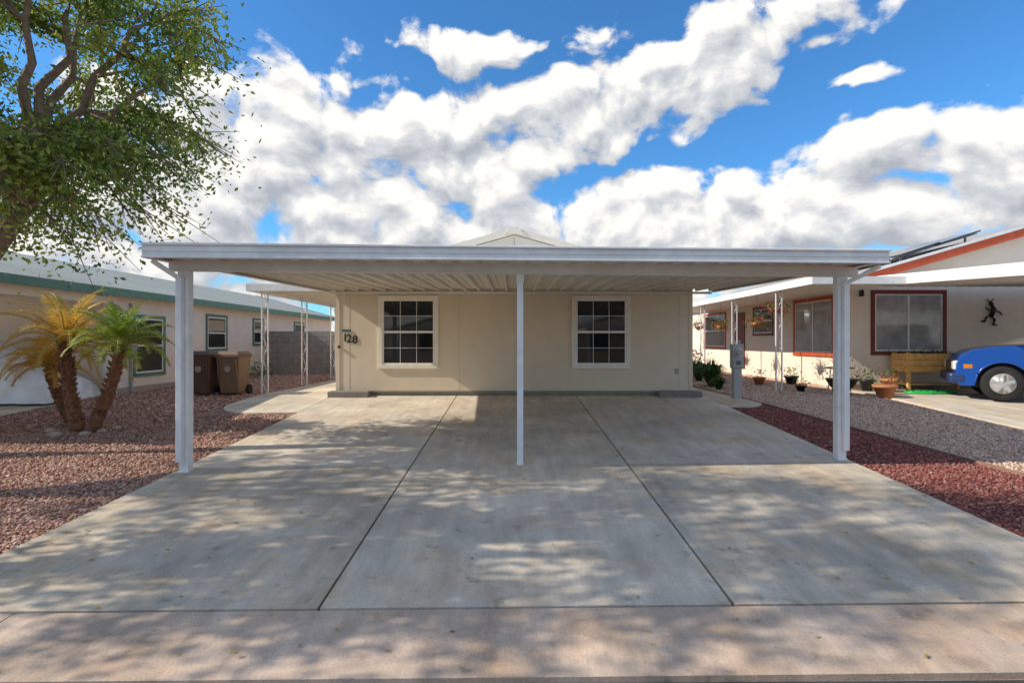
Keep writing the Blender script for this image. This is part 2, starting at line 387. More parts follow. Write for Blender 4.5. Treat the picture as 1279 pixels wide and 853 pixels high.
def rooftri(parent,x0,x1,xr,ze,zr,y0,y1,th,mat,fasc,ft=.14,oy=.0,proud=.02):
    prism('roof_left',[(x0,ze-th),(x0,ze),(xr,zr),(xr,zr-th)],'y',y0,y1,mat,parent)
    prism('roof_right',[(x1,ze-th),(x1,ze),(xr,zr),(xr,zr-th)],'y',y0,y1,mat,parent)
    prism('rake_left',[(x0-.005,ze-ft),(x0-.005,ze+.01),(xr-.001,zr+.01),(xr-.001,zr-ft)],'y',y0-.03,y0-.002,fasc,parent)
    prism('rake_right',[(x1+.005,ze-ft),(x1+.005,ze+.01),(xr+.001,zr+.01),(xr+.001,zr-ft)],'y',y0-.03,y0-.002,fasc,parent)

# main home
mh=empty('mobile_home')
HX0,HX1,HY=-3.90,4.0,12.10; B0=.685
xr=(HX0+HX1)/2; ZR=4.40
SEAM=M('seam',(.62,.52,.39),.8)
prism('walls',[(HX0,B0+.10),(HX1,B0+.10),(HX1,3.15),(xr,ZR-.16),(HX0,3.15)],'y',HY,30,BEIGE,mh)
prism('gable_face',[(HX0+.02,3.16),(HX1-.02,3.16),(xr,ZR-.15)],'y',HY-.06,HY-.002,CREAM,mh)
box('skirting',HX0+.015,HX1-.015,HY+.015,29.9,B0-.05,B0+.098,M('skirting',(.30,.26,.20),.8),mh)
rooftri(mh,HX0-.35,HX1+.35,xr,3.22,ZR,HY-.07,30.3,.07,SHING2,CREAM)
prism('gable_vent_cap',[(xr-.22,ZR-.135),(xr+.22,ZR-.135),(xr+.08,ZR+.03),(xr-.08,ZR+.03)],'y',HY-.13,HY-.102,CREAM,mh)
box('gable_seam',xr-.012,xr+.012,HY-.066,HY-.061,3.2,ZR-.2,SEAM,mh)
for k in range(-3,4):
    xx=xr+k*1.22
    if abs(xx)<3.9 and not(-3.0<xx<-1.6) and not (1.3<xx<2.65): box('siding_seam_%d'%(k+4),xx-.005,xx+.005,HY-.003,HY+.002,B0+.13,2.98,SEAM,mh)
box('corner_trim_l',HX0-.012,HX0+.07,HY-.012,HY+.06,B0+.1,3.1,BEIGE,mh); box('corner_trim_r',HX1-.07,HX1+.012,HY-.012,HY+.06,B0+.1,3.1,BEIGE,mh)
box('base_flashing',HX0+.08,HX1-.08,HY-.01,HY+.005,B0+.095,B0+.125,M('flash',(.35,.30,.23),.6),mh)
box('outlet_cover',3.62,3.70,HY-.025,HY-.001,B0+.5,B0+.62,GREY,mh,.006)
window_y(mh,-2.97,-1.63,1.30,2.92,HY,CREAM,WHITE,GLASS,nm='window_1')
window_y(mh,1.33,2.63,1.30,2.92,HY,CREAM,WHITE,GLASS,nm='window_2')
def text(name,s,size,loc,mat,parent,ext=.004,rot=(math.radians(90),0,0)):
    c=bpy.data.curves.new(name,'FONT'); c.body=s; c.size=size; c.extrude=ext; c.offset=.003
    o=bpy.data.objects.new(name,c); c.materials.append(mat); COL.objects.link(o); o.location=loc; o.rotation_euler=rot; o.parent=parent; return o
for i,ch in enumerate('128'): text('house_number_%d'%(i+1),ch,.25,(-3.80+i*.125+(.03 if i==0 else 0),HY-.008,1.90-.02*i),BLACK,mh)
box('number_plaque',-3.78,-3.58,HY-.02,HY-.001,2.12,2.165,TEAL,mh,.01)
box('door_bell',-3.86,-3.81,HY-.05,HY-.013,1.75,1.81,BLACK,mh,.01)
for nm,a,b in (('concrete_step',-4.0,-3.12),('concrete_step.001',3.2,4.12)):
    o=box(nm,a,b,11.78,12.08,B0-.02,B0+.13,CONCB,None,.015)

aw=empty('patio_awning')
AX=-5.98
box('awning_roof',AX,-3.98,12.35,22,3.10,3.16,WHITE2,aw)
box('awning_fascia_side',AX-.03,AX-.002,12.32,22,3.04,3.20,WHITE,aw)
box('awning_fascia_front',AX-.03,-3.98,12.29,12.318,3.04,3.20,WHITE,aw)
def lattice(parent,nm,x,y,z0,z1,w=.2):
    box(nm+'_a',x-w/2,x-w/2+.028,y-.014,y+.014,z0,z1,WHITE,parent); box(nm+'_b',x+w/2-.028,x+w/2,y-.014,y+.014,z0,z1,WHITE,parent)
    n=int((z1-z0)/.26); L=[]
    for i in range(n):
        a=z0+(z1-z0)*i/n; b=z0+(z1-z0)*(i+1)/n
        s=1 if i%2 else -1
        L.append(([(x-s*(w/2-.03),y,a),(x-s*.03,y,a+.05),(x+s*.03,y,b-.05),(x+s*(w/2-.03),y,b)],.007))
    tubes(nm+'_scroll',L,WHITE,parent,6)
for i,y in enumerate((12.6,15.0,17.4,19.8)): lattice(aw,'lattice_post_%d'%(i+1),-5.72,y,gz(y),3.09,.17)

# ------------------------------------------------------------ right neighbour
rn=empty('mobile_home.001')
RX,RY=8.65,14.0; rxr=14.2
def rz(x): return 3.44+.29*(x-8.3)
prism('walls',[(RX,B0-.03),(20,B0-.03),(20,3.42),(rxr,rz(rxr)-.18),(RX,3.38)],'y',RY,30,CREAM2,rn)
prism('roof_left',[(8.3,rz(8.3)-.06),(8.3,rz(8.3)),(rxr,rz(rxr)),(rxr,rz(rxr)-.06)],'y',RY-.35,30.2,SHING2,rn)
prism('roof_right',[(20.1,3.38),(20.1,3.44),(rxr,rz(rxr)),(rxr,rz(rxr)-.06)],'y',RY-.35,30.2,SHING2,rn)
prism('rake_trim',[(8.3,rz(8.3)-.22),(8.3,rz(8.3)-.02),(rxr,rz(rxr)-.02),(rxr,rz(rxr)-.22)],'y',RY-.39,RY-.352,RUST,rn)
prism('rake_cap',[(8.28,rz(8.3)-.018),(8.28,rz(8.3)+.05),(rxr,rz(rxr)+.05),(rxr,rz(rxr)-.018)],'y',RY-.41,RY-.352,WHITE,rn)
prism('rake_trim_r',[(20.1,3.22),(20.1,3.44),(rxr,rz(rxr)),(rxr,rz(rxr)-.22)],'y',RY-.39,RY-.352,RUST,rn)
window_y(rn,9.22,11.16,1.55,3.22,RY,DRED,WHITE,GLASSL,grid=False,slider=True,nm='front_window',tw=.10)
window_x(rn,14.6,16.7,1.48,3.15,RX,-1,RUST,WHITE,GLASSL,nm='side_window',slider=True,tw=.10)
window_x(rn,18.0,19.5,2.1,3.1,RX,-1,DRED,WHITE,GLASS,nm='side_window_2')
window_x(rn,22.0,24.5,1.6,3.1,RX,-1,RUST,WHITE,GLASS,nm='side_window_3')
box('door',RX-.03,RX+.01,20.2,21.1,B0+.2,B0+2.3,DRED,rn)
box('porch_lamp',8.92,9.0,RY-.1,RY-.002,3.05,3.22,BLACK,rn,.02)
box('base_trim',RX+.05,19.9,RY-.015,RY+.01,B0-.03,B0+.12,M('base',(.30,.24,.19),.8),rn)
orn=empty('wall_ornament')
L=[([(12.28,13.96,2.55),(12.36,13.96,2.72),(12.30,13.96,2.84)],[.05,.06,.03]),
   ([(12.30,13.96,2.84),(12.27,13.96,2.92)],[.05,.035]),
   ([(12.34,13.96,2.74),(12.22,13.96,2.70),(12.14,13.96,2.78)],.018),
   ([(12.36,13.96,2.70),(12.50,13.96,2.66),(12.56,13.96,2.58)],.018),
   ([(12.28,13.96,2.56),(12.38,13.96,2.46),(12.34,13.96,2.33),(12.42,13.96,2.32)],.025),
   ([(12.28,13.96,2.56),(12.16,13.96,2.52),(12.12,13.96,2.40),(12.05,13.96,2.42)],.025),
   ([(12.27,13.96,2.92),(12.16,13.96,2.98)],.012),([(12.29,13.96,2.93),(12.36,13.96,3.0)],.012)]
tubes('figure',L,BLACK,orn)
sp=empty('solar_panel'); SOL=M('solar',(.01,.012,.02),.12,0,1,spec=.8)
for k in range(2):
    y0=14.0+k*1.75
    for j in range(2):
        xa=10.0+j*1.05; xb=xa+1.0
        prism('panel_%d%d'%(k,j),[(xa,rz(xa)+.17),(xb,rz(xb)+.20),(xb,rz(xb)+.24),(xa,rz(xa)+.21)],'y',y0,y0+1.65,SOL,sp)
for y in (14.3,17.0):
    beam('rail_%d'%int(y),(9.95,y,rz(9.95)+.14),(12.2,y,rz(12.2)+.17),.04,.05,GREY,sp)
    for x in (10.2,11.9): box('foot_%d_%d'%(int(y),int(x)),x-.02,x+.02,y-.02,y+.02,rz(x)-.03,rz(x)+.14,GREY,sp)
aw2=empty('patio_awning.001')
box('awning_roof',6.4,8.62,11.6,24,3.18,3.23,WHITE2,aw2)
box('awning_fascia_side',6.365,6.398,11.57,24,3.12,3.28,WHITE,aw2)
box('awning_fascia_front',6.365,8.62,11.54,11.568,3.12,3.28,WHITE,aw2)
for i,y in enumerate((13.3,15.95,18.6,21.2)): lattice(aw2,'lattice_post_%d'%(i+1),6.52,y,gz(y),3.17,.17)
cp2=empty('carport.001')
def nz(y): return 3.0+.055*(y-8.9)
V=[];F=[];prof=[]
x=8.42
while x<16.5: prof+=[(x,0),(x+.04,0),(x+.06,.045),(x+.28,.045)]; x+=.3
for (px,dz) in prof:
    for y in (8.35,13.62): V.append((px,y,nz(y)+dz))
for i in range(len(prof)-1): F.append((2*i,2*i+1,2*i+3,2*i+2))
addmesh('ceiling_pans',V,F,WHITE2,cp2)
addmesh('roof_sheet',[(8.42,8.35,nz(8.35)+.1),(16.7,8.35,nz(8.35)+.1),(16.7,13.6,nz(13.6)+.1),(8.42,13.6,nz(13.6)+.1)],[(0,1,2,3)],WHITE,cp2)
beam('side_fascia',(8.39,8.35,nz(8.35)+.09),(8.39,13.6,nz(13.6)+.09),.04,.22,WHITE,cp2,.005)
beam('front_fascia',(8.37,8.33,nz(8.35)+.09),(16.7,8.33,nz(8.35)+.09),.04,.2,WHITE,cp2,.005)
for i,x in enumerate((8.6,12.5,16.4)): box('post_%d'%(i+1),x-.05,x+.05,8.7,8.8,gz(8.7),nz(8.7),WHITE,cp2)

# ------------------------------------------------------------ left neighbour
ln=empty('mobile_home.002')
LX=-9.06
prism('walls',[(LX,B0-.05),(LX,2.98),(-13,4.0),(-17,2.98),(-17,B0-.05)],'y',12.45,27.3,PINKW,ln)
prism('roof_r',[(LX+.38,2.98),(LX+.38,3.05),(-13,4.22),(-13,4.15)],'y',7.2,27.6,SHING,ln)
prism('roof_l',[(-17.38,2.98),(-17.38,3.05),(-13,4.22),(-13,4.15)],'y',7.2,27.6,SHING,ln)
box('fascia',LX+.385,LX+.42,7.17,27.62,2.90,3.07,GREEN,ln)
box('soffit',LX+.02,LX+.38,7.2,27.6,2.93,2.95,CREAM,ln)
prism('rake_end',[(LX+.40,2.88),(LX+.40,3.06),(-13,4.24),(-13,4.02)],'y',27.6,27.64,GREEN,ln)
for i,(a,b,z0,z1) in enumerate(((13.0,14.2,1.05,2.55),(16.1,17.3,1.6,2.72),(19.0,19.8,1.75,2.72),(22.6,23.8,1.6,2.72))):
    window_x(ln,a,b,z0,z1,LX,1,GREEN,WHITE,GLASS,nm='window_%d'%(i+1))
box('base_trim',LX-.01,LX+.02,12.5,27.2,B0-.05,B0+.14,M('lbase',(.40,.34,.29),.8),ln)
for i,y in enumerate((8.0,12.2)): box('carport_post_%d'%(i+1),LX-.05,LX+.05,y-.05,y+.05,gz(y),2.93,CREAM,ln)
beam('carport_beam',(LX,7.3,2.83),(LX,12.4,2.83),.08,.16,CREAM,ln)
box('carport_ceiling',-16.9,LX+.3,7.25,12.4,2.955,2.97,WHITE2,ln)
beam('electric_conduit',(LX+.04,12.9,B0),(LX+.04,12.9,2.8),.05,.05,GREY,ln)
box('electric_panel',LX+.005,LX+.12,12.75,13.0,1.6,2.1,GREY,ln,.01)
def simplehome(name,x0,x1,y0,y1,wall,roofm,zb,h=2.5):
    e=empty(name); c=(x0+x1)/2
    prism('walls',[(x0,zb-.3),(x1,zb-.3),(x1,zb+h),(c,zb+h+(x1-x0)*.12),(x0,zb+h)],'y',y0,y1,wall,e)
    rooftri(e,x0-.3,x1+.3,c,zb+h+.05,zb+h+.1+(x1-x0)*.14,y0-.3,y1+.3,.07,roofm,CREAM)
    return e
simplehome('mobile_home.003',-9,-1.5,36,52,CREAM2,M('tile',(.40,.25,.19),.9,.2,20),.685)
simplehome('mobile_home.004',3.5,12,36,52,CREAM2,SHING2,.685)
for i,(a,b) in enumerate(((-20,-12),(-8,0),(4,12))):
    e=simplehome('mobile_home.%03d'%(5+i),a,b,-30,-14,(PINKW,CREAM2,BEIGE)[i],SHING2,.3)
    for k,xx in enumerate((a+1.5,b-3)):
        box('window_%d'%k,xx,xx+1.3,-13.999,-13.97,1.3,2.5,GLASS,e)
    box('carport_roof',a+.5,b-.5,-13.9,-9,2.6,2.75,WHITE,e)
    for k,xx in enumerate((a+.7,b-.7)): box('carport_post_%d'%k,xx-.05,xx+.05,-9.2,-9.1,.15,2.6,WHITE,e)

bw=empty('block_wall')
MB=M('cmu_block',(.35,.31,.28),.95,.15,4,.5,60)
for r in range(8):
    z0=B0+r*.2
    off=.2 if r%2 else 0
    x=-9.0-off
    while x<-3.95:
        a=max(x,-9.0);b=min(x+.39,-3.95)
        if b-a>.05: box('block',a,b,20.0,20.2,z0,z0+.19,MB,bw)
        x+=.4
box('mortar',-9.0,-3.96,20.012,20.19,B0-.1,B0+1.575,M('mortar',(.2,.19,.18),.95),bw)

# ------------------------------------------------------------ vegetation
def make_tree(name,trunk,trad,limbs_c,crown_c,crown_r,nclus,nleaf,leafsize,seed,cond=None,sig=.24,inner=.35):
    rnd=random.Random(seed); e=empty(name)
    lst=[(trunk,trad)]
    top=Vector(trunk[-1]); skel=[]
    C=Vector(crown_c)
    for i in range(limbs_c):
        a=2*math.pi*i/limbs_c+rnd.uniform(-.3,.3); el=rnd.uniform(-.25,1.1)
        t=C+Vector((math.cos(a)*math.cos(el)*crown_r[0],math.sin(a)*math.cos(el)*crown_r[1],math.sin(el)*crown_r[2]))*.72
        pts=[];n=7
        for k in range(n+1):
            f=k/n; p=top.lerp(t,f)+Vector((rnd.uniform(-.1,.1),rnd.uniform(-.1,.1),.25*math.sin(f*3.14)+rnd.uniform(-.08,.08)))*(1 if 0<k else 0)
            pts.append(p); 
            if k>1: skel.append((p,trad[-1]*(1-.8*f)))
        lst.append((pts,[trad[-1]*.75*(1-.85*k/n)+.006 for k in range(n+1)]))
    P=[];R=[]
    for c in range(nclus):
        while True:
            q=Vector((rnd.uniform(-1,1),rnd.uniform(-1,1),rnd.uniform(-1,1)))
            if inner<q.length<1: break
        p=C+Vector((q.x*crown_r[0],q.y*crown_r[1],q.z*crown_r[2]))
        if cond and not cond(p): continue
        s,r=min(skel,key=lambda u:(u[0]-p).length+max(0,(u[0].z-p.z))*.3)
        m1=s.lerp(p,.4)+Vector((rnd.uniform(-.12,.12),rnd.uniform(-.12,.12),.12)); m2=s.lerp(p,.75)+Vector((rnd.uniform(-.1,.1),rnd.uniform(-.1,.1),.1))
        lst.append(([s,m1,m2,p],[min(r*.6,.03),.016,.011,.005]))
        k=int(nleaf*rnd.uniform(.4,1.5)); sg=sig*rnd.uniform(.7,1.3)
        t=RNG.random(k)[:,None]
        base=np.array(m1)[None]*(1-t)**2+2*t*(1-t)*np.array(m2)[None]+t**2*np.array(p)[None]
        o=RNG.normal(size=(k,3))*np.array([sg,sg,sg*.7])*(.45+.75*t); o[:,2]-=abs(o[:,0])*.2
        P.append(base+o); b=.5+.28*rnd.uniform(-1,1)
        R.append(np.clip(b+RNG.normal(size=k)*.22,0,1))
        for w in range(3):
            dd=Vector((rnd.gauss(0,sg),rnd.gauss(0,sg),rnd.gauss(-.05,sg*.6))); lst.append(([m2,m2.lerp(p+dd,.6),p+dd],[.008,.006,.003]))
    tubes('trunk_and_limbs',lst,BARK,e,7)
    leaves('foliage',np.concatenate(P),leafsize,LEAF,e,.5,np.concatenate(R))
    return e
make_tree('shade_tree',[(-7.7,7.0,.38),(-7.62,7.0,1.3),(-7.3,7.0,2.35),(-6.7,7.02,3.05),(-6.3,7.05,3.65)],[.18,.15,.14,.125,.10],10,(-6.15,7.1,5.2),(2.5,2.0,2.35),205,235,.075,3,None,.22)
make_tree('shade_tree.001',[(-8.2,3.4,.15),(-8.1,3.4,1.6),(-8.2,3.3,3.0),(-8.1,3.35,4.0)],[.2,.17,.15,.11],8,(-8.1,3.3,6.2),(2.3,1.9,3.1),125,150,.11,5,sig=.23)
make_tree('shade_tree.002',[(-13.2,4.6,.2),(-13.1,4.6,2.0),(-13.0,4.6,4.0),(-13.0,4.6,5.5)],[.2,.17,.15,.11],8,(-13,4.4,8.2),(2.2,1.8,2.3),50,90,.12,8,sig=.28)

def frond_data(base,ang,elev,length,nl,leafl,droop,rnd):
    pts=[];d=Vector((math.cos(ang)*math.cos(elev),math.sin(ang)*math.cos(elev),math.sin(elev)))
    p=Vector(base); n=10; 
    for i in range(n+1):
        pts.append(p.copy()); p=p+d*(length/n); d=(d+Vector((0,0,-droop/n*(.5+i*.2)))).normalized()
    V=[];F=[];R=[]
    for j in range(nl):
        f=.12+.88*j/nl; k=f*n; i=min(int(k),n-1); q=pts[i].lerp(pts[i+1],k-i); t=(pts[i+1]-pts[i]).normalized()
        s=t.cross(Vector((0,0,1))).normalized()
        ll=leafl*(math.sin(min(f*1.15+.12,1)*math.pi)**.5*.75+.25)
        for sd in (-1,1):
            dr=(s*sd*.8+t*.75+Vector((0,0,.3+rnd.uniform(-.25,.15)))).normalized()
            w=t*.008
            e1=q+dr*ll*.55; e2=e1+(dr+Vector((0,0,-.7))).normalized()*ll*.45
            b=len(V); V+=[q-w,q+w,e1+w*.9,e1-w*.9,e2,e2+w*.1]
            F+=[(b,b+1,b+2,b+3),(b+3,b+2,b+5,b+4)]
            c=rnd.random(); R+=[c]*6
    return pts,V,F,R
def palm(name,base,top,rad,flen,nf,mat,seed,bow=.05):
    rnd=random.Random(seed); e=empty(name); b=Vector(base);t=Vector(top); n=14
    def cv(f): return b.lerp(t,f)+Vector((bow*math.sin(f*math.pi),0,0))
    pts=[cv(i/n) for i in range(n+1)]
    tube('trunk',pts,[rad*(1.25-.35*i/n+(.08 if i%2 else 0)) if i>1 else rad*1.5 for i in range(n+1)],PBARK,e,12)
    L=[]
    for i in range(200):
        f=rnd.uniform(.08,1); p=cv(f); a=rnd.uniform(0,6.28)
        o=Vector((math.cos(a),math.sin(a),.0)); r=rad*1.0
        L.append(([p+o*r*.7,p+o*(r+.018)+Vector((0,0,.04)),p+o*(r+.03+rnd.random()*.02)+Vector((0,0,.07))],[.018,.013,.005]))
    tubes('leaf_bases',L,PBARK,e,5)
    V=[];F=[];R=[];RL=[]
    for i in range(nf):
        a=i*2.399+rnd.uniform(-.2,.2); f=i/nf
        el=1.3-1.45*f+rnd.uniform(-.12,.12)
        pp,v,fc,r=frond_data(pts[-1]+Vector((0,0,.02)),a,el,flen*rnd.uniform(.8,1.1),36,.24,1.35,rnd)
        k=len(V); V+=v; F+=[tuple(x+k for x in q) for q in fc]; R+=[min(1,max(0,x*.6+.35*f+rnd.uniform(-.05,.1))) for x in r]
        RL.append((pp,[.012*(1-.8*j/10)+.002 for j in range(11)]))
    npmesh('fronds',np.array([tuple(x) for x in V]),np.array(F),np.array(R),mat,e)
    tubes('frond_ribs',RL,M('rib',(.42,.38,.10),.6),e,5)
    return e
g9=gz(8.6)
palm('palm_tree',(-6.88,8.65,g9-.03),(-7.18,8.75,1.86),.08,1.15,30,PLEAFO,11,-.05)
palm('palm_tree.001',(-6.62,8.55,g9-.03),(-6.12,8.5,1.84),.07,.92,28,PLEAF,12,.08)
palm('palm_tree.002',(-7.15,8.9,g9-.03),(-8.0,9.4,1.45),.06,.8,20,PLEAFO,13,-.05)
def tuft(name,x,y,r,h,n,mat=GRASS,z=None):
    z=gz(y) if z is None else z
    a=RNG.random(n)*6.283; lean=RNG.random(n)**.7; hh=h*(.6+.5*RNG.random(n)); w=.010+.006*RNG.random(n)
    bx0=x+np.cos(a)*r*.15*RNG.random(n); by0=y+np.sin(a)*r*.15*RNG.random(n)
    dx,dy=np.cos(a)*r*lean,np.sin(a)*r*lean
    px,py=-np.sin(a)*w,np.cos(a)*w
    def P(f,ww,zz): return np.stack([bx0+dx*f+px*ww,by0+dy*f+py*ww,z+zz],1)
    zm=hh*.7; zt=hh*(1-.55*lean)
    V=np.stack([P(0,-1,0*hh),P(0,1,0*hh),P(.45,1,zm),P(.45,-1,zm),P(1,.1,zt),P(1,-.1,zt)],1).reshape(-1,3)
    F=(np.array([(0,1,2,3),(3,2,4,5)])[None]+6*np.arange(n)[:,None,None]).reshape(-1,4)
    return npmesh(name,V,F,np.repeat(RNG.random(n),6),mat)
tuft('grass_clump',5.35,14.6,.55,.8,480); tuft('grass_clump.001',5.7,16.6,.5,.75,320); tuft('grass_clump.002',5.2,13.7,.3,.4,200)
tuft('flower_shrub',6.0,18.6,.6,.8,300,GRASS)
C=RNG.normal(size=(260,3))*np.array([.3,.3,.12])+np.array([6.0,18.6,B0+.75]); leaves('flower_cluster',C,.06,FLOW,None,.9)
C=RNG.normal(size=(500,3))*np.array([.35,.3,.2])+np.array([-8.55,18.2,B0+.2]); leaves('low_shrub',C,.06,GRASS,None,.6)

n=170
x=-3.8+RNG.random(n)*8; y=2.95+RNG.random(n)**1.3*6; z=SL*y+.024
th=RNG.random(n)*6.283; L=.012+.012*RNG.random(n); c,s=np.cos(th)*L,np.sin(th)*L
V=np.stack([np.stack([x-c,y-s,z],1),np.stack([x+s*.45,y-c*.45,z+.006],1),np.stack([x+c,y+s,z+.003],1),np.stack([x-s*.45,y+c*.45,z],1)],1).reshape(-1,3)
npmesh('fallen_leaves',V,np.arange(4*n).reshape(n,4),np.repeat(RNG.random(n),4),gravelmat('dry_leaf',[(.30,.16,.04),(.50,.36,.09),(.18,.10,.04)],attr=True))

# ------------------------------------------------------------ trash bins
def bin_(name,x,y,mat,lidmat):
    e=empty(name,(x,y,B0)); 
    def prof(w0,d0,w1,d1,z0,z1):
        return [(-w0,-d0,z0),(w0,-d0,z0),(w0,d0,z0),(-w0,d0,z0),(-w1,-d1,z1),(w1,-d1,z1),(w1,d1,z1),(-w1,d1,z1)]
    f=[(3,2,1,0),(4,5,6,7),(0,1,5,4),(1,2,6,5),(2,3,7,6),(3,0,4,7)]
    o=addmesh('body',prof(.20,.22,.265,.30,.04,.88),f,mat,e); bev(o,.035,3)
    o=addmesh('rim',prof(.285,.32,.285,.32,.86,.90),f,mat,e); bev(o,.012,2)
    o=addmesh('lid',prof(.295,.33,.21,.25,.905,1.0),f,lidmat,e); bev(o,.03,3)
    box('handle_bar',-.22,.22,.33,.36,.86,.90,mat,e,.01)
    for s in (-1,1):
        tube('wheel_%d'%s,[(s*.20,.25,.11),(s*.26,.25,.11)],.11,RUB,e,16)
        box('gusset_%d'%s,s*.2-.012,s*.2+.012,-.31,-.24,.45,.84,mat,e,.004)
    tube('front_mark',[(0,-.262,.60),(0,-.290,.60)],.07,M('plain_mark',(.35,.30,.22),.6),e,16)
    return e
bin_('trash_bin',-6.96,12.35,BIN1,BIN1); bin_('trash_bin.001',-6.36,12.45,BIN2,BIN2)

up=empty('utility_pedestal'); ux,uy=4.85,11.75; u0=gz(uy)
box('cabinet',ux-.085,ux+.085,uy-.07,uy+.07,u0-.02,u0+.66,GREY,up,.01)
box('meter_box',ux-.12,ux+.12,uy-.09,uy+.09,u0+.66,u0+1.18,GREY,up,.015)
tube('meter_ring',[(ux,uy-.09,u0+1.0),(ux,uy-.14,u0+1.0)],.085,CHROME,up,20); tube('meter_glass',[(ux,uy-.14,u0+1.0),(ux,uy-.20,u0+1.0)],[.075,.06],GLASSL,up,20)
box('cabinet_door',ux-.10,ux+.10,uy-.10,uy-.0905,u0+.69,u0+.86,GREY,up); text('pedestal_number','28',.11,(ux-.065,uy-.103,u0+.74),BLACK,up,.001)
tube('conduit',[(ux+.05,uy,u0+1.18),(ux+.05,uy,u0+1.26)],.03,GREY,up)

# ------------------------------------------------------------ right yard items
pb=empty('raised_planter_bed'); 
px0,px1,py0,py1=9.6,11.25,13.2,13.75; pz=B0
for i,(x,y) in enumerate(((px0,py0),(px1-.07,py0),(px0,py1-.07),(px1-.07,py1-.07))): box('leg_%d'%(i+1),x,x+.07,y,y+.07,pz,pz+.95,WOOD,pb,.004)
for k in range(3):
    z=pz+.48+k*.148
    box('front_board_%d'%k,px0+.005,px1-.005,py0-.024,py0-.002,z,z+.140,WOOD,pb,.003); box('back_board_%d'%k,px0,px1,py1+.002,py1+.024,z,z+.140,WOOD,pb,.003)
    box('left_board_%d'%k,px0-.024,px0-.002,py0,py1,z,z+.140,WOOD,pb,.003); box('right_board_%d'%k,px1+.002,px1+.024,py0,py1,z,z+.140,WOOD,pb,.003)
box('soil',px0+.005,px1-.005,py0,py1,pz+.5,pz+.86,SOIL,pb); box('shelf',px0+.08,px1-.08,py0+.05,py1-.05,pz+.16,pz+.185,WOOD,pb)
C=RNG.normal(size=(260,3))*np.array([.35,.10,.04])+np.array([10.4,13.5,pz+.92]); leaves('seedlings',C,.05,GRASS,pb,.6)
gh=empty('garden_hose'); pts=[]
for i in range(190):
    a=i*.22; r=.16+.09*math.sin(i*.13)+.08*i/190
    pts.append((9.72+2.0*r*math.cos(a)+.12*math.sin(i*.05),12.65+r*math.sin(a)*1.1,gz(12.75)+.035+.02*(i%3)/2))
tube('hose',pts,.02,HOSE,gh,6)
def pot(name,x,y,r,h,mat,plant=None,z=None):
    e=empty(name); z=gz(y) if z is None else z
    tube('pot',[(x,y,z),(x,y,z+h*.8),(x,y,z+h*.8),(x,y,z+h)],[r*.62,r*.95,r*1.1,r*1.1],mat,e,18,True)
    if plant:
        m,k=plant; C=RNG.normal(size=(k,3))*np.array([r*.8,r*.8,r*.5])+np.array([x,y,z+h+r*.6]); leaves('plant',C,.05,m,e,.5)
    return e
pot('flower_pot',8.15,11.9,.22,.28,TERRA,(GRASS,60)); pot('flower_pot.001',8.55,12.35,.15,.22,TERRA,(FLOW,40)); pot('flower_pot.002',7.0,13.2,.12,.16,BLACK,(GRASS,60)); pot('flower_pot.003',8.95,12.9,.17,.34,TERRA,(GRASS,90))
pot('flower_pot.007',8.6,13.2,.16,.3,BLACK,(GRASS,160)); pot('flower_pot.008',9.25,13.3,.15,.26,TERRA,(FLOW,70))
pst=empty('plant_stand'); x,y=7.45,12.3; z=gz(y)
tube('bowl',[(x,y,z+.12),(x,y,z+.2),(x,y,z+.36),(x,y,z+.38)],[.12,.24,.33,.34],BLACK,pst,20)
for k in range(3):
    a=k*2.09; tube('leg_%d'%k,[(x+.2*math.cos(a),y+.2*math.sin(a),z),(x+.12*math.cos(a),y+.12*math.sin(a),z+.14)],.015,BLACK,pst,6)
C=RNG.normal(size=(160,3))*np.array([.2,.2,.12])+np.array([x,y,z+.5]); leaves('plant',C,.07,GRASS,pst,.3)
tubes('twigs',[([(x+.02*i,y,z+.36),(x+.05*(i-3)+.1*math.sin(i),y,z+.65),(x+.09*(i-3),y+.05*(i%2),z+.85)],[.008,.006,.003]) for i in range(7)],BARK,pst,5)
gc=empty('garden_table'); tube('top',[(8.05,13.4,B0+.55),(8.05,13.4,B0+.58)],.33,BLACK,gc,22)
for k in range(4):
    a=k*1.57+.5; tube('leg_%d'%k,[(8.05+.28*math.cos(a),13.4+.28*math.sin(a),B0),(8.05+.2*math.cos(a),13.4+.2*math.sin(a),B0+.55)],.012,BLACK,gc,6)
pot('flower_pot.004',8.05,13.4,.13,.16,TERRA,(GRASS,120),B0+.58); pot('flower_pot.005',6.9,15.2,.16,.22,TERRA,(FLOW,100)); pot('flower_pot.006',7.9,15.4,.18,.25,BLACK,(GRASS,150))
def basket(name,x,y,z):
    e=empty(name); tube('bowl',[(x,y,z-.14),(x,y,z-.06),(x,y,z)],[.04,.13,.16],TERRA,e,14)
    for k in range(3):
        a=k*2.09; tube('chain_%d'%k,[(x+.15*math.cos(a),y+.15*math.sin(a),z),(x,y,z+.45),(x,y,3.17)],.004,BLACK,e,4)
    C=RNG.normal(size=(220,3))*np.array([.15,.15,.09])+np.array([x,y,z+.03]); r=RNG.random(220)
    leaves('plant',C[:130],.06,GRASS,e,.6); leaves('blooms',C[130:],.055,FLOW,e,.9)
basket('hanging_basket',6.75,15.0,2.42); basket('hanging_basket.001',6.75,17.6,2.4); basket('hanging_basket.002',6.8,19.8,2.45); basket('hanging_basket.003',6.8,14.0,2.75)
wc=empty('wind_chime'); tubes('tubes',[([(7.0+.03*k,13.0,2.3),(7.0+.03*k,13.0,2.65)],.006) for k in range(4)]+[([(7.045,13,2.65),(7.045,13,3.17)],.003)],CHROME,wc,5)
rk=empty('yard_rocks'); ROCK=M('rock',(.46,.35,.27),.9,.2,12,.5,40)
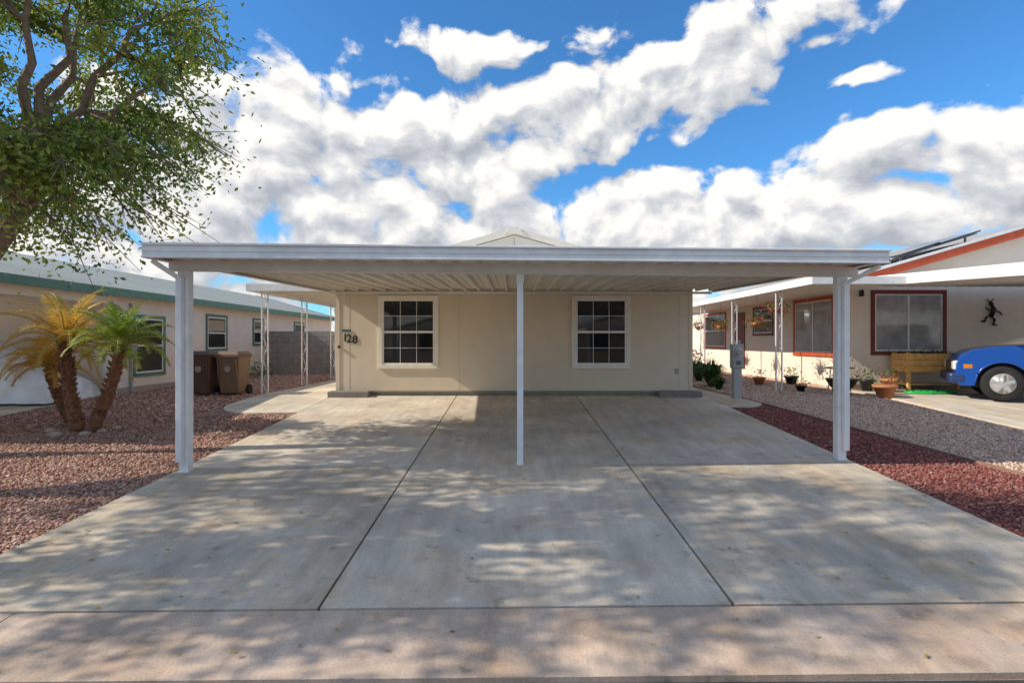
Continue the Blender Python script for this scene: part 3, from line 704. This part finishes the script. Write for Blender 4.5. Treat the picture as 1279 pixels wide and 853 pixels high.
for i,(x,y,r) in enumerate(((-6.5,8.3,.07),(-6.4,8.5,.06),(-6.9,8.25,.08),(-7.2,8.5,.07),(-6.35,8.75,.06))):
    bm=bmesh.new(); bmesh.ops.create_icosphere(bm,subdivisions=2,radius=r)
    for v in bm.verts: v.co=Vector((v.co.x*1.3,v.co.y,v.co.z*.7))*random.uniform(.88,1.1)+Vector((x,y,gz(y)+r*.3))
    me=bpy.data.meshes.new('rock'); bm.to_mesh(me); bm.free(); me.materials.append(ROCK); o=bpy.data.objects.new('rock_%d'%i,me); COL.objects.link(o); o.parent=rk

# ------------------------------------------------------------ blue pickup truck
tr=empty('pickup_truck'); tx=9.23; ty0,ty1=11.15,12.80; tz=gz(11.6)+.016
def arch(cx,cz_,r,n=14): return [(cx+r*math.cos(math.pi*(1-i/n)),cz_+r*math.sin(math.pi*(1-i/n))) for i in range(n+1)]
w1,w2,wr=.80,3.99,.36
low=[(.04,.42),(.10,.30),(w1-.44,.30)]+arch(w1,wr,.44)[0:]+[(w1+.44,.32),(w2-.44,.32)]+arch(w2,wr,.44)+[(w2+.44,.34),(4.95,.40),(5.0,.60),(5.0,1.12),(3.35,1.14),(3.3,1.16),(1.55,1.18),(1.2,1.16),(.7,1.12),(.34,1.05),(.14,.94),(.05,.76)]
out=[(tx+a,tz+b) for a,b in low]
prism('body',out,'y',ty0,ty1,BLUE,tr,.08)
cab=[(1.35,1.15),(1.95,1.68),(2.2,1.74),(3.1,1.74),(3.25,1.68),(3.33,1.14)]
prism('cab',[(tx+a,tz+b) for a,b in cab],'y',ty0+.10,ty1-.10,BLUE,tr,.07)
sg=[(1.62,1.20),(2.02,1.62),(2.3,1.66),(3.05,1.66),(3.16,1.2)]
for s,(a,b) in enumerate(((ty0+.092,ty0+.104),(ty1-.104,ty1-.092))): prism('side_glass_%d'%s,[(tx+q,tz+w) for q,w in sg],'y',a,b,GLASS,tr)
beam('windshield',(tx+1.42,(ty0+ty1)/2,tz+1.235),(tx+1.88,(ty0+ty1)/2,tz+1.64),1.30,.02,GLASS,tr)
box('bumper',tx-.07,tx+.22,ty0-.01,ty1+.01,tz+.34,tz+.56,M('bumper',(.02,.045,.13),.4),tr,.05)
box('grille',tx-.005,tx+.07,ty0+.38,ty1-.38,tz+.60,tz+.82,BLACK,tr,.02)
for i,y in enumerate((ty0+.03,ty1-.33)): box('headlamp_%d'%i,tx-.005,tx+.14,y,y+.30,tz+.62,tz+.82,LAMPM,tr,.04)
box('side_marker',tx+.17,tx+.32,ty0-.006,ty0+.03,tz+.66,tz+.75,M('amber',(.6,.2,.02),.3),tr,.01)
box('door_seam',tx+1.40,tx+1.408,ty0-.002,ty0+.02,tz+.40,tz+1.12,DARK,tr)
box('mirror',tx+1.62,tx+1.78,ty0-.16,ty0-.0,tz+1.16,tz+1.32,BLUE,tr,.03)
for i,(cx,y,s) in enumerate(((w1,ty0,1),(w2,ty0,1),(w1,ty1,-1),(w2,ty1,-1))):
    X=tx+cx; Z=tz+wr
    tube('tire_%d'%i,[(X,y+s*.03,Z),(X,y+s*.015,Z),(X,y+s*.04,Z),(X,y+s*.20,Z),(X,y+s*.24,Z)],[.20,.32,.36,.36,.31],RUB,tr,32)
    tube('rim_%d'%i,[(X,y+s*.045,Z),(X,y+s*.006,Z),(X,y+s*.022,Z)],[.205,.21,.185],CHROME,tr,28)
    tube('rim_face_%d'%i,[(X,y+s*.035,Z),(X,y+s*.019,Z)],[.18,.18],DARK,tr,28)
    tube('hub_%d'%i,[(X,y-s*.01,Z),(X,y+s*.03,Z)],[.05,.06],CHROME,tr,16)
    for k in range(5):
        a=k*1.2566+.3; beam('spoke_%d_%d'%(i,k),(X+.04*math.cos(a),y+s*.006,Z+.04*math.sin(a)),(X+.19*math.cos(a),y+s*.010,Z+.19*math.sin(a)),.022,.065,CHROME,tr)
    tube('arch_lip_%d'%i,[(X+.445*math.cos(t),y-s*.002,Z+.445*math.sin(t)) for t in np.linspace(0,math.pi,20)],.020,BLUE,tr,8)
    box('wheel_well_%d'%i,X-.42,X+.42,min(y+s*.28,y+s*.30),max(y+s*.28,y+s*.30),Z-.1,Z+.42,DARK,tr)
pv=Vector((tx+w1,ty0,0)); tr.matrix_world=Matrix.Translation(pv+Vector((.03,0,0)))@Matrix.Rotation(math.radians(-33),4,'Z')@Matrix.Translation(-pv)

cc=empty('covered_car'); 
bm=bmesh.new(); nx,ny=40,22
x0,x1,y0,y1=-13.9,-9.22,10.75,12.25; base=gz(11.3)+.03
grid={}
for i in range(nx+1):
    for j in range(ny+1):
        u=i/nx; v=j/ny; x=x0+(x1-x0)*u; y=y0+(y1-y0)*v
        hull=min(1,math.sin(max(0.0,min(1,v))*math.pi)**.28*1.0)*min(1,math.sin(u*math.pi)**.26)
        h=.84+.50*math.exp(-((u-.48)/.24)**4)
        z=base+h*hull+.03*math.sin(u*57+v*17)*hull+.025*math.sin(v*33-u*21)*hull
        if i in(0,nx) or j in(0,ny): z=base
        grid[i,j]=bm.verts.new((x+.03*math.sin(v*40),y+.03*math.sin(u*60),z))
for i in range(nx):
    for j in range(ny): bm.faces.new((grid[i,j],grid[i+1,j],grid[i+1,j+1],grid[i,j+1]))
me=bpy.data.meshes.new('cover'); bm.to_mesh(me); bm.free(); me.materials.append(TARP)
for p_ in me.polygons: p_.use_smooth=True
o=bpy.data.objects.new('fabric_cover',me); COL.objects.link(o); o.parent=cc
for i,(x,y) in enumerate(((-10.4,10.85),(-13.0,10.85))): tube('tire_%d'%i,[(x,y-.02,base+.28),(x,y+.18,base+.28)],.30,RUB,cc,20)

# ------------------------------------------------------------ sun, sky
d=Vector((3.5,.5,-2.4)).normalized()
sun=bpy.data.lights.new('sun','SUN'); sun.energy=4.9; sun.angle=math.radians(.5); sun.color=(1,.91,.77)
so=bpy.data.objects.new('sun',sun); COL.objects.link(so); so.rotation_euler=d.to_track_quat('-Z','Y').to_euler(); so.location=(-20,-3,15)
w=bpy.data.worlds.new('World'); S.world=w; w.use_nodes=True; nt=w.node_tree; N=nt.nodes; L=nt.links
w.cycles.sampling_method='MANUAL'; w.cycles.sample_map_resolution=256
bg=N['Background']; bg.inputs['Strength'].default_value=.135
sky=N.new('ShaderNodeTexSky'); sky.sky_type='NISHITA'; sky.sun_disc=False
sky.sun_elevation=math.asin(-d.z); sky.sun_rotation=math.radians(262); sky.air_density=1.0; sky.dust_density=.3; sky.ozone_density=2.5
G=bpy.data.node_groups.new('cloud_density','ShaderNodeTree')
G.interface.new_socket('P',in_out='INPUT',socket_type='NodeSocketVector'); G.interface.new_socket('D',in_out='OUTPUT',socket_type='NodeSocketFloat')
gn=G.nodes; gl=G.links; gi=gn.new('NodeGroupInput'); go=gn.new('NodeGroupOutput')
def gm(op,a,b=None,c=None):
    q=gn.new('ShaderNodeMath'); q.operation=op
    for i,v in enumerate((a,b,c)):
        if v is None: continue
        if isinstance(v,(int,float)): q.inputs[i].default_value=v
        else: gl.new(v,q.inputs[i])
    return q.outputs[0]
wn=gn.new('ShaderNodeTexNoise'); wn.noise_dimensions='2D'; wn.inputs['Scale'].default_value=5; wn.inputs['Detail'].default_value=2; gl.new(gi.outputs[0],wn.inputs['Vector'])
sb=gn.new('ShaderNodeVectorMath'); sb.operation='SUBTRACT'; gl.new(wn.outputs['Color'],sb.inputs[0]); sb.inputs[1].default_value=(.5,.5,.5)
sc=gn.new('ShaderNodeVectorMath'); sc.operation='SCALE'; sc.inputs['Scale'].default_value=.08; gl.new(sb.outputs[0],sc.inputs[0])
ad=gn.new('ShaderNodeVectorMath'); gl.new(gi.outputs[0],ad.inputs[0]); gl.new(sc.outputs[0],ad.inputs[1])
blobs=[(835,92,200,56,18,1.2),(915,58,75,38,10,1.0),(700,150,215,66,14,1.3),(520,195,240,82,8,1.4),(350,195,220,100,0,1.4),(290,130,130,55,10,1.0),
 (430,280,360,90,0,1.6),(900,272,360,58,0,1.5),(1120,242,320,70,0,1.5),(1090,185,115,45,8,1.1),(1250,180,95,70,0,1.2),(800,242,130,36,0,1.1),
 (620,62,190,30,4,.66),(460,100,110,20,8,.5),(1060,93,120,13,2,.58),(1010,50,80,16,12,.52),(120,290,300,90,0,1.4),(-200,230,260,90,0,.9),(1600,230,340,100,0,1.0)]
acc=None
for (bx_,by_,rx,ry,rot,st) in blobs:
    az=math.atan((bx_-638)/680); ww=(426.5-by_)/680*math.cos(az)
    k=math.cos(az)**2 if abs(az)<1.2 else .2
    mp=gn.new('ShaderNodeMapping'); mp.vector_type='TEXTURE'; gl.new(ad.outputs[0],mp.inputs[0])
    mp.inputs['Location'].default_value=(az,ww,0); mp.inputs['Rotation'].default_value=(0,0,math.radians(rot))
    mp.inputs['Scale'].default_value=(rx/680*max(k,.6)*1.2,ry/680*math.cos(az)*1.25,1000)
    ln_=gn.new('ShaderNodeVectorMath'); ln_.operation='LENGTH'; gl.new(mp.outputs[0],ln_.inputs[0])
    v=gm('MULTIPLY_ADD',ln_.outputs['Value'],-st,st)
    acc=v if acc is None else gm('SMOOTH_MAX',acc,v,.12)
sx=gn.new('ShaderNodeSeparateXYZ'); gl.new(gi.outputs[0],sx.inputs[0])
side=gm('SUBTRACT',gm('ABSOLUTE',sx.outputs[0]),1.15); over_fill=gm('MULTIPLY',gm('SUBTRACT',sx.outputs[1],.72),1.6)  # unseen cloud cover overhead and behind the camera, added for fill light
side=gm('MINIMUM',gm('MAXIMUM',side,over_fill),.26); acc=gm('MAXIMUM',gm('MAXIMUM',acc,side),-.6)
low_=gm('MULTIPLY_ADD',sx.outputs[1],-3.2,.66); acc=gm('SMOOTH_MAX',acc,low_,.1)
nz1=gn.new('ShaderNodeTexNoise'); nz1.noise_dimensions='2D'; nz1.inputs['Scale'].default_value=6.5; nz1.inputs['Detail'].default_value=7; nz1.inputs['Roughness'].default_value=.60
mp=gn.new('ShaderNodeMapping'); mp.inputs['Scale'].default_value=(1,1.4,1); gl.new(ad.outputs[0],mp.inputs[0]); gl.new(mp.outputs[0],nz1.inputs['Vector'])
vo=gn.new('ShaderNodeTexVoronoi'); vo.voronoi_dimensions='2D'; vo.feature='F1'; vo.inputs['Scale'].default_value=12; vo.inputs['Detail'].default_value=2; gl.new(ad.outputs[0],vo.inputs['Vector'])
t=gm('MULTIPLY_ADD',nz1.outputs['Fac'],2.1,-1.05)
t2=gm('MULTIPLY_ADD',vo.outputs['Distance'],-.75,.30)
acc2=gm('MINIMUM',acc,.62)
tot=gm('ADD',gm('MULTIPLY_ADD',acc2,1.5,t),t2)
gl.new(tot,go.inputs[0])
tc=N.new('ShaderNodeTexCoord'); sx=N.new('ShaderNodeSeparateXYZ'); L.new(tc.outputs['Generated'],sx.inputs[0])
def wm(op,a,b=None,c=None,cl=False):
    q=N.new('ShaderNodeMath'); q.operation=op; q.use_clamp=cl
    for i,v in enumerate((a,b,c)):
        if v is None: continue
        if isinstance(v,(int,float)): q.inputs[i].default_value=v
        else: L.new(v,q.inputs[i])
    return q.outputs[0]
az=wm('ARCTAN2',sx.outputs[0],sx.outputs[1])
hl=wm('SQRT',wm('ADD',wm('MULTIPLY',sx.outputs[0],sx.outputs[0]),wm('MULTIPLY',sx.outputs[1],sx.outputs[1])))
ww=wm('DIVIDE',sx.outputs[2],wm('MAXIMUM',hl,.05))
cb=N.new('ShaderNodeCombineXYZ'); L.new(az,cb.inputs[0]); L.new(ww,cb.inputs[1])
def dens(off):
    a=N.new('ShaderNodeVectorMath'); L.new(cb.outputs[0],a.inputs[0]); a.inputs[1].default_value=off
    q=N.new('ShaderNodeGroup'); q.node_tree=G; L.new(a.outputs[0],q.inputs[0]); return q.outputs[0]
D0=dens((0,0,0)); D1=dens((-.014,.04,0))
mr=N.new('ShaderNodeMapRange'); mr.interpolation_type='SMOOTHSTEP'; mr.inputs[1].default_value=.0; mr.inputs[2].default_value=.42; L.new(D0,mr.inputs[0])
sh=wm('MULTIPLY_ADD',wm('SUBTRACT',D0,D1),.75,.52,True)
cr=N.new('ShaderNodeValToRGB'); e=cr.color_ramp.elements; e.new(.45)
e[0].position=.05; e[0].color=(.42,.45,.50,1); e[1].position=.48; e[1].color=(.65,.67,.70,1); e[2].position=.85; e[2].color=(1,.97,.92,1)
L.new(sh,cr.inputs[0])
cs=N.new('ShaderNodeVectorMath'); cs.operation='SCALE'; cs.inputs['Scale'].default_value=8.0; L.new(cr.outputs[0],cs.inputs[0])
tint=N.new('ShaderNodeVectorMath'); tint.operation='MULTIPLY'; tint.inputs[1].default_value=(.50,1.05,1.45); L.new(sky.outputs[0],tint.inputs[0])
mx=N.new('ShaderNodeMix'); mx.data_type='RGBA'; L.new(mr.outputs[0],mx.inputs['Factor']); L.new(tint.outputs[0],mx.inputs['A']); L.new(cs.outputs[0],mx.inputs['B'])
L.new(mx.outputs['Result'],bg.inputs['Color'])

# ------------------------------------------------------------ camera
c=bpy.data.cameras.new('camera'); c.sensor_width=36; c.lens=36*680/1279; c.clip_end=2000; c.clip_start=.05
co=bpy.data.objects.new('camera',c); COL.objects.link(co); co.location=(0,0,1.9); co.rotation_euler=(math.radians(90),0,0)
S.camera=co
S.view_settings.view_transform='Standard'; S.view_settings.look='None'; S.view_settings.exposure=0
